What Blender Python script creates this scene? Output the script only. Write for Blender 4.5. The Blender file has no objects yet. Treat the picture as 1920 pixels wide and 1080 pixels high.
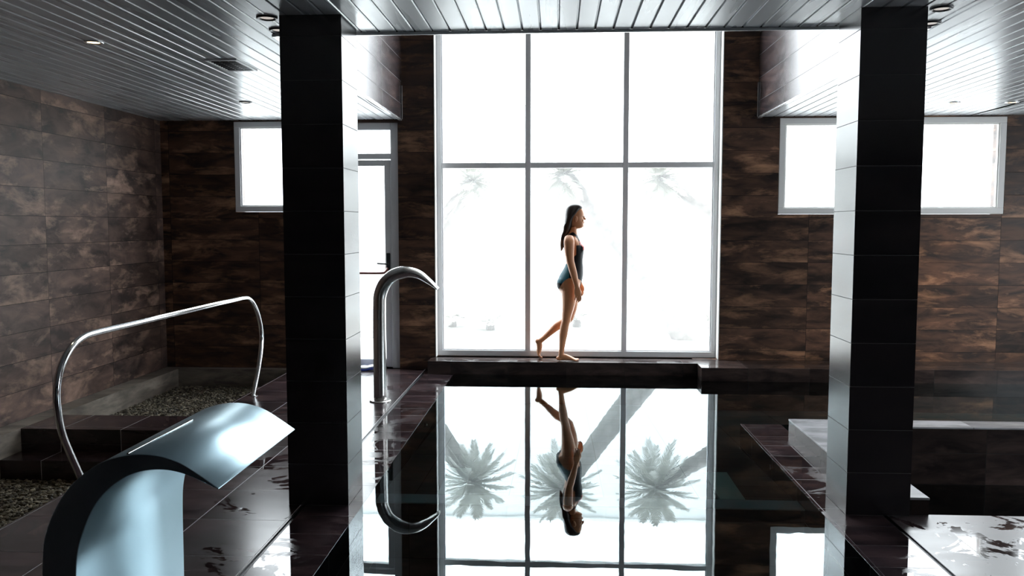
import bpy, bmesh, math, random
import numpy as np
from mathutils import Vector, Matrix
random.seed(4)
S = bpy.context.scene
C = S.collection

# ------------------------------------------------------------------ camera
F_PX = 1560.0
pitch = math.atan(118 / F_PX)
yaw = math.atan(85 / (F_PX / math.cos(pitch)))
cam_d = bpy.data.cameras.new('camera')
cam_d.sensor_width = 36.0
cam_d.lens = 36.0 * F_PX / 1920.0
cam_d.clip_start = 0.02
cam = bpy.data.objects.new('camera', cam_d)
C.objects.link(cam)
cam.location = (0, 0, 1.6)
cam.rotation_euler = (math.pi / 2 - pitch, 0, yaw)
S.camera = cam

# ------------------------------------------------------------------ view, world, light
S.view_settings.view_transform = 'Standard'
S.view_settings.look = 'None'
S.view_settings.exposure = 0.0
S.view_settings.gamma = 1.0
S.view_settings.use_curve_mapping = False
S.cycles.max_bounces = 10
S.cycles.transparent_max_bounces = 16
S.cycles.glossy_bounces = 6
S.cycles.sample_clamp_indirect = 6.0
S.cycles.use_denoising = True

w = bpy.data.worlds.new('overcast_sky')
S.world = w
w.use_nodes = True
nt = w.node_tree
for n in list(nt.nodes):
    nt.nodes.remove(n)
tc = nt.nodes.new('ShaderNodeTexCoord')
sp = nt.nodes.new('ShaderNodeSeparateXYZ')
rmp = nt.nodes.new('ShaderNodeValToRGB')
bg = nt.nodes.new('ShaderNodeBackground')
out = nt.nodes.new('ShaderNodeOutputWorld')
nt.links.new(tc.outputs['Generated'], sp.inputs[0])
nt.links.new(sp.outputs['Z'], rmp.inputs[0])
SKY = 15.0
e = rmp.color_ramp.elements
e[0].position = 0.0
e[0].color = (0.22, 0.23, 0.24, 1)
e[1].position = 0.75
e[1].color = (0.90, 0.96, 1.0, 1)
m_ = e.new(0.30)
m_.color = (0.60, 0.63, 0.66, 1)
nt.links.new(rmp.outputs[0], bg.inputs['Color'])
bg.inputs['Strength'].default_value = SKY
nt.links.new(bg.outputs[0], out.inputs['Surface'])


# ------------------------------------------------------------------ material helpers
def new_mat(name):
    m = bpy.data.materials.new(name)
    m.use_nodes = True
    b = m.node_tree.nodes['Principled BSDF']
    return m, m.node_tree, b


def nd(nt, t, **kw):
    n = nt.nodes.new(t)
    for k, v in kw.items():
        setattr(n, k, v)
    return n


def math_(nt, op, a, b=None, c=None, clamp=False):
    n = nt.nodes.new('ShaderNodeMath')
    n.operation = op
    n.use_clamp = clamp
    for i, v in enumerate((a, b, c)):
        if v is None:
            continue
        if isinstance(v, (int, float)):
            n.inputs[i].default_value = v
        else:
            nt.links.new(v, n.inputs[i])
    return n.outputs[0]


def mixf(nt, f, a, b):
    n = nt.nodes.new('ShaderNodeMix')
    n.data_type = 'FLOAT'
    for i, v in ((0, f), (2, a), (3, b)):
        if isinstance(v, (int, float)):
            n.inputs[i].default_value = v
        else:
            nt.links.new(v, n.inputs[i])
    return n.outputs[0]


def mixc(nt, f, a, b):
    n = nt.nodes.new('ShaderNodeMix')
    n.data_type = 'RGBA'
    for i, v in ((0, f), (6, a), (7, b)):
        if isinstance(v, (int, float)):
            n.inputs[i].default_value = v
        elif isinstance(v, tuple):
            n.inputs[i].default_value = (*v, 1)
        else:
            nt.links.new(v, n.inputs[i])
    return n.outputs[2]


def plain(name, col, rough=0.5, metal=0.0, spec=0.5, emit=None, es=0.0, ior=1.5):
    m, nt, b = new_mat(name)
    b.inputs['Base Color'].default_value = (*col, 1)
    b.inputs['Roughness'].default_value = rough
    b.inputs['Metallic'].default_value = metal
    b.inputs['Specular IOR Level'].default_value = spec
    b.inputs['IOR'].default_value = ior
    if emit:
        b.inputs['Emission Color'].default_value = (*emit, 1)
        b.inputs['Emission Strength'].default_value = es
    # a faint procedural unevenness of the finish
    no = nd(nt, 'ShaderNodeTexNoise')
    no.inputs['Scale'].default_value = 9.0
    no.inputs['Detail'].default_value = 3.0
    tcn = nd(nt, 'ShaderNodeTexCoord')
    nt.links.new(tcn.outputs['Object'], no.inputs['Vector'])
    r = mixf(nt, no.outputs['Fac'], max(0.0, rough * 0.85), min(1.0, rough * 1.15))
    nt.links.new(r, b.inputs['Roughness'])
    return m


def tile_mat(name, tw, th, uo, vo, dark, mid, pale, grout, gw=0.004, rough=0.3, ior=1.5,
             pale_amt=0.5, wet=None, stretch=(2.0, 7.0), gcol_long=None, spread=0.7, spec=0.5):
    """Wood-look porcelain tiles: mottled streaks, per-tile tone, grout lines; wet = (scale, threshold, roughness)."""
    m, nt, b = new_mat(name)
    g = nd(nt, 'ShaderNodeNewGeometry')
    ps = nd(nt, 'ShaderNodeSeparateXYZ')
    nt.links.new(g.outputs['Position'], ps.inputs[0])
    ns = nd(nt, 'ShaderNodeSeparateXYZ')
    nt.links.new(g.outputs['True Normal'], ns.inputs[0])
    nx = math_(nt, 'GREATER_THAN', math_(nt, 'ABSOLUTE', ns.outputs[0]), 0.6)
    nz = math_(nt, 'GREATER_THAN', math_(nt, 'ABSOLUTE', ns.outputs[2]), 0.6)
    u = mixf(nt, nx, ps.outputs[0], ps.outputs[1])
    v = mixf(nt, nz, ps.outputs[2], ps.outputs[1])
    ut = math_(nt, 'DIVIDE', math_(nt, 'SUBTRACT', u, uo), tw)
    vt = math_(nt, 'DIVIDE', math_(nt, 'SUBTRACT', v, vo), th)
    iu, iv = math_(nt, 'FLOOR', ut), math_(nt, 'FLOOR', vt)
    fu, fv = math_(nt, 'SUBTRACT', ut, iu), math_(nt, 'SUBTRACT', vt, iv)
    du = math_(nt, 'MULTIPLY', math_(nt, 'MINIMUM', fu, math_(nt, 'SUBTRACT', 1.0, fu)), tw)
    dv = math_(nt, 'MULTIPLY', math_(nt, 'MINIMUM', fv, math_(nt, 'SUBTRACT', 1.0, fv)), th)
    gu = math_(nt, 'LESS_THAN', du, gw / 2)
    gv = math_(nt, 'LESS_THAN', dv, gw / 2)
    gm = math_(nt, 'MAXIMUM', gu, gv)
    cid = nd(nt, 'ShaderNodeCombineXYZ')
    nt.links.new(iu, cid.inputs[0]); nt.links.new(iv, cid.inputs[1]); nt.links.new(nx, cid.inputs[2])
    wn = nd(nt, 'ShaderNodeTexWhiteNoise', noise_dimensions='3D')
    nt.links.new(cid.outputs[0], wn.inputs['Vector'])
    rnd = wn.outputs['Value']
    cv = nd(nt, 'ShaderNodeCombineXYZ')
    su, sv = stretch
    nt.links.new(math_(nt, 'MULTIPLY', u, su), cv.inputs[0])
    nt.links.new(math_(nt, 'MULTIPLY', v, sv), cv.inputs[1])
    nt.links.new(math_(nt, 'MULTIPLY', rnd, 53.0), cv.inputs[2])
    n1 = nd(nt, 'ShaderNodeTexNoise')
    n1.inputs['Scale'].default_value = 1.3; n1.inputs['Detail'].default_value = 8.0
    n1.inputs['Roughness'].default_value = 0.58; n1.inputs['Distortion'].default_value = 0.5
    nt.links.new(cv.outputs[0], n1.inputs['Vector'])
    n2 = nd(nt, 'ShaderNodeTexNoise')
    n2.inputs['Scale'].default_value = 0.9; n2.inputs['Detail'].default_value = 6.0
    n2.inputs['Roughness'].default_value = 0.66; n2.inputs['Distortion'].default_value = 0.3
    ofs = nd(nt, 'ShaderNodeVectorMath', operation='ADD')
    ofs.inputs[1].default_value = (7.3, 3.1, 11.0)
    nt.links.new(cv.outputs[0], ofs.inputs[0]); nt.links.new(ofs.outputs[0], n2.inputs['Vector'])
    r1 = nd(nt, 'ShaderNodeMapRange'); r1.clamp = True
    r1.inputs['From Min'].default_value = 0.36; r1.inputs['From Max'].default_value = 0.68
    nt.links.new(n1.outputs['Fac'], r1.inputs['Value'])
    r2 = nd(nt, 'ShaderNodeMapRange'); r2.clamp = True
    r2.inputs['From Min'].default_value = 0.52; r2.inputs['From Max'].default_value = 0.74
    nt.links.new(n2.outputs['Fac'], r2.inputs['Value'])
    c = mixc(nt, r1.outputs[0], dark, mid)
    c = mixc(nt, math_(nt, 'MULTIPLY', r2.outputs[0], pale_amt), c, pale)
    hv = nd(nt, 'ShaderNodeHueSaturation')
    nt.links.new(c, hv.inputs['Color'])
    nt.links.new(math_(nt, 'ADD', math_(nt, 'MULTIPLY', rnd, spread), 1.0 - spread * 0.5), hv.inputs['Value'])
    c = mixc(nt, gm, hv.outputs[0], grout)
    if gcol_long:
        c = mixc(nt, gu, c, gcol_long)
    nt.links.new(c, b.inputs['Base Color'])
    rr = mixf(nt, n1.outputs['Fac'], rough * 0.75, rough * 1.25)
    if wet:
        wz = nd(nt, 'ShaderNodeTexNoise')
        wz.inputs['Scale'].default_value = wet[0]; wz.inputs['Detail'].default_value = 5.0
        wz.inputs['Roughness'].default_value = 0.68; wz.inputs['Distortion'].default_value = 0.8
        nt.links.new(g.outputs['Position'], wz.inputs['Vector'])
        wr = nd(nt, 'ShaderNodeMapRange'); wr.clamp = True
        wr.inputs['From Min'].default_value = wet[1]; wr.inputs['From Max'].default_value = wet[1] + 0.02
        nt.links.new(wz.outputs['Fac'], wr.inputs['Value'])
        rr = mixf(nt, math_(nt, 'MULTIPLY', wr.outputs[0], nz), rr, wet[2])
        b.inputs['Specular IOR Level'].default_value = 0.5
    rr2 = mixf(nt, gm, rr, 0.7 if not wet else 0.3)
    nt.links.new(rr2, b.inputs['Roughness'])
    b.inputs['IOR'].default_value = ior
    b.inputs['Specular IOR Level'].default_value = spec
    bp = nd(nt, 'ShaderNodeBump')
    bp.inputs['Strength'].default_value = 0.25; bp.inputs['Distance'].default_value = 0.002
    hh = math_(nt, 'SUBTRACT', math_(nt, 'MULTIPLY', n1.outputs['Fac'], 0.12), gm)
    nt.links.new(hh, bp.inputs['Height'])
    nt.links.new(bp.outputs[0], b.inputs['Normal'])
    return m


M = {}
DK, MD, PL = (0.018, 0.012, 0.010), (0.12, 0.062, 0.040), (0.46, 0.25, 0.145)
M['wall_side'] = tile_mat('wall_tiles_left', 1.0, 0.2395, 0.96, 0.0, (0.040, 0.029, 0.027), (0.17, 0.108, 0.087), (0.55, 0.36, 0.27), (0.010, 0.008, 0.008), rough=0.45, pale_amt=0.75, spread=0.6, stretch=(2.2, 5.0), spec=0.3)
M['wall'] = tile_mat('wall_tiles', 1.0, 0.2395, 0.69, 0.0, DK, MD, PL, (0.006, 0.005, 0.005), rough=0.40, pale_amt=0.8, spec=0.3)
M['pillar'] = tile_mat('pillar_tiles', 10.0, 0.2395, -5.0, 0.0, (0.010, 0.010, 0.013), (0.022, 0.018, 0.020), (0.05, 0.035, 0.032), (0.004, 0.004, 0.004), rough=0.22, ior=1.9, pale_amt=0.5, spread=0.3)
M['upper'] = tile_mat('upper_wall_tiles', 1.0, 0.2395, 0.1, 0.04, (0.03, 0.026, 0.03), (0.09, 0.06, 0.06), (0.24, 0.15, 0.12), (0.01, 0.01, 0.01), rough=0.22, ior=2.0, pale_amt=0.5, spread=0.3)
FL = dict(dark=(0.012, 0.009, 0.011), mid=(0.045, 0.028, 0.030), pale=(0.13, 0.080, 0.078))
M['floor'] = tile_mat('deck_tiles', 0.487, 0.495, -1.4615 - 0.487, 0.375, FL['dark'], FL['mid'], FL['pale'], (0.008, 0.007, 0.008), gw=0.005, rough=0.21, ior=1.5, wet=(2.2, 0.54, 0.03), gcol_long=(0.36, 0.35, 0.36))
M['edge'] = tile_mat('pool_edge_tiles', 0.6, 0.27, 0.9, 0.1, FL['dark'], FL['mid'], FL['pale'], (0.008, 0.007, 0.008), gw=0.004, rough=0.20, ior=1.5, wet=(2.6, 0.46, 0.03))
M['wetfloor'] = tile_mat('wet_deck_tiles', 0.487, 0.32, 2.06, 4.307, FL['dark'], FL['mid'], FL['pale'], (0.010, 0.010, 0.012), gw=0.006, rough=0.31, ior=2.9, wet=(3.0, 0.57, 0.06))
M['ledge'] = tile_mat('ledge_tiles', 0.62, 0.2395, 0.1, -0.0995, (0.016, 0.012, 0.012), (0.05, 0.034, 0.030), (0.12, 0.08, 0.07), (0.006, 0.005, 0.005), rough=0.22, ior=1.5, wet=(3.0, 0.52, 0.03), spec=0.22)
M['curb'] = tile_mat('pale_curb_tiles', 0.5, 0.5, 0.1, 0.1, (0.20, 0.20, 0.21), (0.36, 0.36, 0.38), (0.5, 0.5, 0.5), (0.05, 0.05, 0.05), rough=0.22, ior=1.6)
M['stone'] = tile_mat('stone_curb', 3.0, 1.0, 0.3, -0.45, (0.08, 0.068, 0.056), (0.24, 0.205, 0.17), (0.42, 0.37, 0.31), (0.02, 0.02, 0.02), rough=0.5, pale_amt=0.6)
M['basin'] = tile_mat('basin_tiles', 0.6, 0.27, 0.9, 0.1, (0.025, 0.040, 0.044), (0.085, 0.085, 0.090), (0.17, 0.15, 0.15), (0.008, 0.009, 0.01), rough=0.35)
M['deep'] = plain('deep_pool_teal', (0.015, 0.16, 0.185), 0.5)
M['pale_tile'] = plain('pale_pool_tile', (0.80, 0.92, 0.86), 0.4)  # brightness of the underwater light patches put into colour; also colours the jet nozzles
M['alu'] = plain('window_aluminium', (0.80, 0.81, 0.83), 0.35, 0.0)
M['alu_lit'] = plain('white_aluminium', (0.95, 0.95, 0.93), 0.35, 0.0)  # lit copy of the window aluminium, brightness put into its colour
M['trim'] = plain('satin_trim', (0.8, 0.81, 0.82), 0.25, 0.7)
M['steel'] = plain('brushed_steel', (0.56, 0.55, 0.54), 0.24, 1.0)
M['rail'] = plain('polished_steel', (0.70, 0.71, 0.72), 0.12, 1.0)
M['cascade'] = plain('satin_steel', (0.54, 0.73, 0.82), 0.33, 1.0)
M['black'] = plain('black_plastic', (0.01, 0.01, 0.012), 0.4)
M['dark_metal'] = plain('dark_drain', (0.035, 0.035, 0.04), 0.3, 0.6)
M['red'] = plain('red_bar', (0.16, 0.03, 0.02), 0.4)
M['white'] = plain('white_plaster', (0.82, 0.82, 0.80), 0.6)
M['cloth'] = plain('white_cloth', (0.75, 0.78, 0.85), 0.8)
M['cloth_blue'] = plain('blue_cloth', (0.03, 0.06, 0.35), 0.8)
M['lamp'] = plain('warm_lamp', (1, 0.9, 0.7), 0.5, emit=(1.0, 0.72, 0.38), es=6.0)
M['lamp_dim'] = plain('cool_lamp', (0.9, 0.9, 0.9), 0.5, emit=(1.0, 0.9, 0.8), es=0.5)
M['ground'] = plain('pale_paving', (0.62, 0.62, 0.60), 0.9)
M['gwall'] = plain('garden_render', (0.86, 0.88, 0.88), 0.9)


def ceiling_mat():
    m, nt, b = new_mat('painted_metal_slats')
    b.inputs['Base Color'].default_value = (0.48, 0.50, 0.53, 1)
    b.inputs['Metallic'].default_value = 0.2
    b.inputs['IOR'].default_value = 1.9
    no = nd(nt, 'ShaderNodeTexNoise')
    g = nd(nt, 'ShaderNodeNewGeometry')
    mp = nd(nt, 'ShaderNodeMapping')
    mp.inputs['Scale'].default_value = (9.3, 0.5, 1)
    nt.links.new(g.outputs['Position'], mp.inputs[0])
    nt.links.new(mp.outputs[0], no.inputs['Vector'])
    no.inputs['Scale'].default_value = 1.0
    nt.links.new(mixf(nt, no.outputs['Fac'], 0.20, 0.36), b.inputs['Roughness'])
    return m


M['ceiling'] = ceiling_mat()
M['matte_dark'] = plain('matte_dark_wall', (0.03, 0.026, 0.025), 1.0, spec=0.0)
M['void'] = plain('deep_black_gap', (0.003, 0.003, 0.003), 1.0, spec=0.0)


def water_mat():
    m = bpy.data.materials.new('pool_water')
    m.use_nodes = True
    nt = m.node_tree
    for n in list(nt.nodes):
        nt.nodes.remove(n)
    o = nd(nt, 'ShaderNodeOutputMaterial')
    tr = nd(nt, 'ShaderNodeBsdfTransparent'); tr.inputs[0].default_value = (0.68, 0.90, 0.92, 1)
    gl = nd(nt, 'ShaderNodeBsdfGlossy'); gl.inputs['Color'].default_value = (0.87, 0.97, 1, 1)
    gl.inputs['Roughness'].default_value = 0.0
    fr = nd(nt, 'ShaderNodeFresnel'); fr.inputs['IOR'].default_value = 2.5
    no = nd(nt, 'ShaderNodeTexNoise'); no.inputs['Scale'].default_value = 3.0; no.inputs['Detail'].default_value = 2.0
    g = nd(nt, 'ShaderNodeNewGeometry')
    nt.links.new(g.outputs['Position'], no.inputs['Vector'])
    bp = nd(nt, 'ShaderNodeBump'); bp.inputs['Strength'].default_value = 0.02; bp.inputs['Distance'].default_value = 0.02
    nt.links.new(no.outputs['Fac'], bp.inputs['Height'])
    nt.links.new(bp.outputs[0], gl.inputs['Normal'])
    mx = nd(nt, 'ShaderNodeMixShader')
    nt.links.new(fr.outputs[0], mx.inputs[0]); nt.links.new(tr.outputs[0], mx.inputs[1]); nt.links.new(gl.outputs[0], mx.inputs[2])
    nt.links.new(mx.outputs[0], o.inputs[0])
    return m


M['water'] = water_mat()


def glass_mat():
    m = bpy.data.materials.new('window_glass')
    m.use_nodes = True
    nt = m.node_tree
    for n in list(nt.nodes):
        nt.nodes.remove(n)
    o = nd(nt, 'ShaderNodeOutputMaterial')
    tr = nd(nt, 'ShaderNodeBsdfTransparent'); tr.inputs[0].default_value = (0.96, 0.98, 0.98, 1)
    gl = nd(nt, 'ShaderNodeBsdfGlossy'); gl.inputs['Roughness'].default_value = 0.02
    fr = nd(nt, 'ShaderNodeFresnel'); fr.inputs['IOR'].default_value = 1.45
    mx = nd(nt, 'ShaderNodeMixShader')
    nt.links.new(fr.outputs[0], mx.inputs[0]); nt.links.new(tr.outputs[0], mx.inputs[1]); nt.links.new(gl.outputs[0], mx.inputs[2])
    tl = nd(nt, 'ShaderNodeBsdfTranslucent'); tl.inputs[0].default_value = (0.95, 0.97, 0.98, 1)   # veil added to imitate the glare that washes out the palms
    m2 = nd(nt, 'ShaderNodeMixShader'); m2.inputs[0].default_value = 0.09
    nt.links.new(mx.outputs[0], m2.inputs[1]); nt.links.new(tl.outputs[0], m2.inputs[2])
    nt.links.new(m2.outputs[0], o.inputs[0])
    return m


M['glass'] = glass_mat()


# ------------------------------------------------------------------ mesh helpers
def link(name, bm, mat, parent=None, smooth=False):
    me = bpy.data.meshes.new(name)
    bm.normal_update()
    bm.to_mesh(me)
    bm.free()
    if smooth:
        for p in me.polygons:
            p.use_smooth = True
    for mm in (mat if isinstance(mat, (list, tuple)) else [mat]):
        me.materials.append(mm)
    o = bpy.data.objects.new(name, me)
    C.objects.link(o)
    if parent:
        o.parent = parent
    return o


def tag(o, label=None, cat=None, group=None, kind=None):
    if label: o['label'] = label
    if cat: o['category'] = cat
    if group: o['group'] = group
    if kind: o['kind'] = kind
    return o


def empty(name, loc=(0, 0, 0), **kw):
    o = bpy.data.objects.new(name, None)
    o.empty_display_size = 0.05
    C.objects.link(o)
    o.location = loc
    return tag(o, **kw)


def box(bm, x0, x1, y0, y1, z0, z1, mi=0):
    vs = [bm.verts.new((x, y, z)) for z in (z0, z1) for y in (y0, y1) for x in (x0, x1)]
    for f in ((0, 2, 3, 1), (4, 5, 7, 6), (0, 1, 5, 4), (2, 6, 7, 3), (0, 4, 6, 2), (1, 3, 7, 5)):
        fc = bm.faces.new([vs[i] for i in f]); fc.material_index = mi
    return vs


def bbox(bm, x0, x1, y0, y1, z0, z1, bev=0.004):
    b2 = bmesh.new()
    box(b2, x0, x1, y0, y1, z0, z1)
    bmesh.ops.bevel(b2, geom=b2.edges[:], offset=bev, segments=2, affect='EDGES', profile=0.5)
    me = bpy.data.meshes.new('tmp'); b2.to_mesh(me); b2.free()
    bm.from_mesh(me); bpy.data.meshes.remove(me)


def tube(bm, pts, radii, seg=16, flat=None, cap=True, up=Vector((0, 1, 0))):
    """Sweep circles (or ellipses: flat = factor on the second axis per point) along pts."""
    pts = [Vector(p) for p in pts]
    if isinstance(radii, (int, float)):
        radii = [radii] * len(pts)
    rings = []
    for i, p in enumerate(pts):
        t = (pts[min(i + 1, len(pts) - 1)] - pts[max(i - 1, 0)]).normalized()
        a = up - t * up.dot(t)
        if a.length < 1e-4:
            a = Vector((1, 0, 0)) - t * t.x
        a.normalize()
        b = t.cross(a)
        r = radii[i]
        ra, rb = (r, r) if not isinstance(r, tuple) else r
        rings.append([bm.verts.new(p + a * ra * math.cos(k * 2 * math.pi / seg) + b * rb * math.sin(k * 2 * math.pi / seg)) for k in range(seg)])
    for i in range(len(rings) - 1):
        for k in range(seg):
            bm.faces.new((rings[i][k], rings[i][(k + 1) % seg], rings[i + 1][(k + 1) % seg], rings[i + 1][k]))
    if cap:
        bm.faces.new(rings[0][::-1]); bm.faces.new(rings[-1])
    return rings


def ellipsoid(bm, c, r, seg=16, rings=10, rot=None):
    mat = Matrix.Translation(c) @ (rot.to_4x4() if rot else Matrix.Identity(4)) @ Matrix.Diagonal((r[0], r[1], r[2], 1))
    bmesh.ops.create_uvsphere(bm, u_segments=seg, v_segments=rings, radius=1.0, matrix=mat)


def spline(pts, n=8):
    """Catmull-Rom through pts."""
    pts = [Vector(p) for p in pts]
    P = [pts[0] * 2 - pts[1]] + pts + [pts[-1] * 2 - pts[-2]]
    o = []
    for i in range(1, len(P) - 2):
        for k in range(n):
            t = k / n
            a, b, c, d = P[i - 1], P[i], P[i + 1], P[i + 2]
            o.append(0.5 * ((2 * b) + (-a + c) * t + (2 * a - 5 * b + 4 * c - d) * t * t + (-a + 3 * b - 3 * c + d) * t ** 3))
    o.append(pts[-1])
    return o


def wall_with_holes(bm, x0, x1, z0, z1, y0, y1, holes):
    xs = sorted({x0, x1, *[h[0] for h in holes], *[h[1] for h in holes]})
    zs = sorted({z0, z1, *[h[2] for h in holes], *[h[3] for h in holes]})
    for i in range(len(xs) - 1):
        for j in range(len(zs) - 1):
            cx, cz = (xs[i] + xs[i + 1]) / 2, (zs[j] + zs[j + 1]) / 2
            if any(h[0] < cx < h[1] and h[2] < cz < h[3] for h in holes):
                continue
            box(bm, xs[i], xs[i + 1], y0, y1, zs[j], zs[j + 1])
    bmesh.ops.remove_doubles(bm, verts=bm.verts, dist=1e-5)
    # drop the doubled inner faces
    seen = {}
    for f in list(bm.faces):
        k = frozenset(v.index for v in f.verts)
        seen.setdefault(k, []).append(f)
    bm.verts.index_update()
    seen = {}
    for f in list(bm.faces):
        k = frozenset(v.index for v in f.verts)
        seen.setdefault(k, []).append(f)
    kill = [f for fs in seen.values() if len(fs) > 1 for f in fs]
    bmesh.ops.delete(bm, geom=kill, context='FACES')


def structure(name, bm, mat, label=None, cat=None, **kw):
    o = link(name, bm, mat, **kw)
    return tag(o, label, cat, kind='structure')


# ------------------------------------------------------------------ the shell
XL, XR, YB, YF = -4.4, 7.2, 9.1, -3.0      # left wall, right wall, window wall, wall behind the viewer
ZC, ZT = 2.75, 6.1                         # low ceiling, top of the raised bay
VX0, VX1, VY0 = -1.70, 2.13, 5.03          # raised bay in front of the tall window
W1 = (-1.345, 1.76, 0.137, 5.8)
DR = (-2.72, -1.745, 0.0, 2.72)
W2 = (-3.57, -2.85, 1.745, 2.735)
W3 = (2.36, 4.71, 1.715, 2.735)
W4 = (4.97, 6.40, 1.715, 2.735)
bm = bmesh.new()
wall_with_holes(bm, XL - 0.2, XR + 0.2, -0.6, ZT + 0.2, YB, YB + 0.28, [W1, DR, W2, W3, W4])
structure('wall_back', bm, M['wall'], 'dark brown wood-look tiled wall around the tall window', 'wall')
bm = bmesh.new(); box(bm, XL - 0.2, XL, YF, YB, -1.5, ZC + 0.2)
structure('wall_left', bm, M['wall_side'], 'mottled brown tiled wall at the left of the pool room', 'wall')
bm = bmesh.new(); box(bm, XL, XR, YF - 0.2, YF, -1.5, ZC + 0.2)
structure('wall_front', bm, M['matte_dark'], 'dark tiled wall behind the viewer', 'wall')
# right wall with a window band that lights the room from the side (out of frame)
bm = bmesh.new()
box(bm, XR, XR + 0.2, YF, YB, -1.5, 0.7); box(bm, XR, XR + 0.2, YF, YB, 2.65, ZC + 0.2)
box(bm, XR, XR + 0.2, YF, 2.4, 0.7, 2.65); box(bm, XR, XR + 0.2, 7.4, YB, 0.7, 2.65)
structure('wall_right', bm, M['wall'], 'dark tiled wall at the far right of the pool room', 'wall')

# low ceiling of metal slats running towards the window wall
PITCH = 0.107


def slats(bm, x0, x1, y0, y1, z, ph=0.0):
    n0 = math.floor((x0 - ph) / PITCH); n1 = math.ceil((x1 - ph) / PITCH)
    prof = []
    for k in range(n0, n1 + 1):
        a = ph + k * PITCH
        prof += [(a, z + 0.016), (a + 0.004, z + 0.016), (a + 0.010, z), (a + PITCH - 0.006, z), (a + PITCH - 0.0005, z + 0.004)]
    prof = [(min(max(x, x0), x1), zz) for x, zz in prof]
    pr = [prof[0]]
    for p in prof[1:]:
        if abs(p[0] - pr[-1][0]) > 1e-6 or abs(p[1] - pr[-1][1]) > 1e-6:
            pr.append(p)
    a = [bm.verts.new((x, y0, zz)) for x, zz in pr]
    b = [bm.verts.new((x, y1, zz)) for x, zz in pr]
    for i in range(len(pr) - 1):
        bm.faces.new((a[i], b[i], b[i + 1], a[i + 1]))


bm = bmesh.new()
slats(bm, XL, VX0 - 0.02, YF, YB, ZC, 0.03)
slats(bm, VX0 - 0.02, VX1 + 0.02, YF, VY0, ZC, 0.0)
slats(bm, VX1 + 0.02, XR, YF, YB, ZC, 0.045)
box(bm, XL, VX0 - 0.03, YF, YB, ZC + 0.02, ZC + 0.2)
box(bm, VX1 + 0.03, XR, YF, YB, ZC + 0.02, ZC + 0.2)
box(bm, VX0 - 0.03, VX1 + 0.03, YF, VY0 - 0.02, ZC + 0.02, ZC + 0.2)
ceil_o = structure('ceiling', bm, M['ceiling'], 'low slatted metal ceiling over the pool deck', 'ceiling')
# dark gaps where a slat has slipped
for pts in ([(4.33, 8.05), (4.345, 8.5), (4.33, 9.08)], [(VX0 - 0.045, 7.35), (VX0 - 0.045, 7.95), (VX0 - 0.045, 8.55)], [(VX1 + 0.045, 6.5), (VX1 + 0.045, 7.1), (VX1 + 0.045, 7.75)]):
    bm = bmesh.new()
    q = spline([(x, y, ZC + 0.001) for x, y in pts], 8)
    n = len(q)
    tube(bm, q, [(0.022 * math.sin(math.pi * (i + 0.2) / (n + 0.4)), 0.004) for i in range(n)], seg=8, up=Vector((1, 0, 0)))
    tag(link('slat_gap', bm, M['void'], ceil_o), 'dark curved gap beside a slat')

# raised bay walls and lid
bm = bmesh.new(); box(bm, VX0 - 0.12, VX0, VY0, YB, ZC + 0.2, ZT); box(bm, VX0 - 0.02, VX0, VY0, YB, ZC, ZC + 0.2)
structure('upper_wall_left', bm, M['upper'], 'glossy tiled side of the raised bay, left of the tall window', 'wall')
bm = bmesh.new(); box(bm, VX1, VX1 + 0.12, VY0, YB, ZC + 0.2, ZT); box(bm, VX1, VX1 + 0.02, VY0, YB, ZC, ZC + 0.2)
structure('upper_wall_right', bm, M['upper'], 'glossy tiled side of the raised bay, right of the tall window', 'wall')
bm = bmesh.new(); box(bm, VX0 - 0.12, VX1 + 0.12, VY0 - 0.12, VY0, ZC + 0.2, ZT); box(bm, VX0, VX1, VY0 - 0.01, VY0, ZC, ZC + 0.2)
structure('upper_wall_front', bm, M['upper'], 'tiled side of the raised bay that faces the tall window', 'wall')
bm = bmesh.new(); box(bm, VX0 - 0.12, VX1 + 0.12, VY0 - 0.12, YB, ZT, ZT + 0.15)
structure('upper_ceiling', bm, M['white'], 'white lid of the raised bay', 'ceiling')
for n, (x0, x1, y0, y1) in enumerate(((VX0 - 0.025, VX0 + 0.008, VY0, YB - 0.002), (VX1 - 0.008, VX1 + 0.025, VY0, YB - 0.002), (VX0, VX1, VY0 - 0.012, VY0 + 0.008))):
    bm = bmesh.new(); bbox(bm, x0, x1, y0, y1, ZC - 0.018, ZC - 0.001, 0.003)
    structure('trim_%d' % (n + 1), bm, M['trim'], ['pale metal edge strip under the left side of the raised bay', 'pale metal edge strip under the right side of the raised bay', 'thin pale metal strip along the front edge of the raised bay'][n], 'trim')
# corner strips where the bay sides end on the window wall
for n, x in enumerate((VX0 + 0.006, VX1 - 0.012)):
    bm = bmesh.new(); bbox(bm, x, x + 0.007, YB - 0.012, YB - 0.002, ZC, ZC + 0.36, 0.002)
    structure('trim_%d' % (n + 4), bm, M['trim'], ['slim vertical metal strip at the left bay corner', 'slim vertical metal strip at the right bay corner'][n], 'trim')

# pillars
for x0, lab in ((-1.53, 'square dark tiled pillar on the left, beside the faucet'), (1.600, 'square dark tiled pillar on the right, in front of the low pale curb')):
    bm = bmesh.new(); box(bm, x0, x0 + 0.345, 4.59, 4.935, 0.0, ZC - 0.001)
    structure('pillar', bm, M['pillar'], lab, 'pillar')
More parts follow.
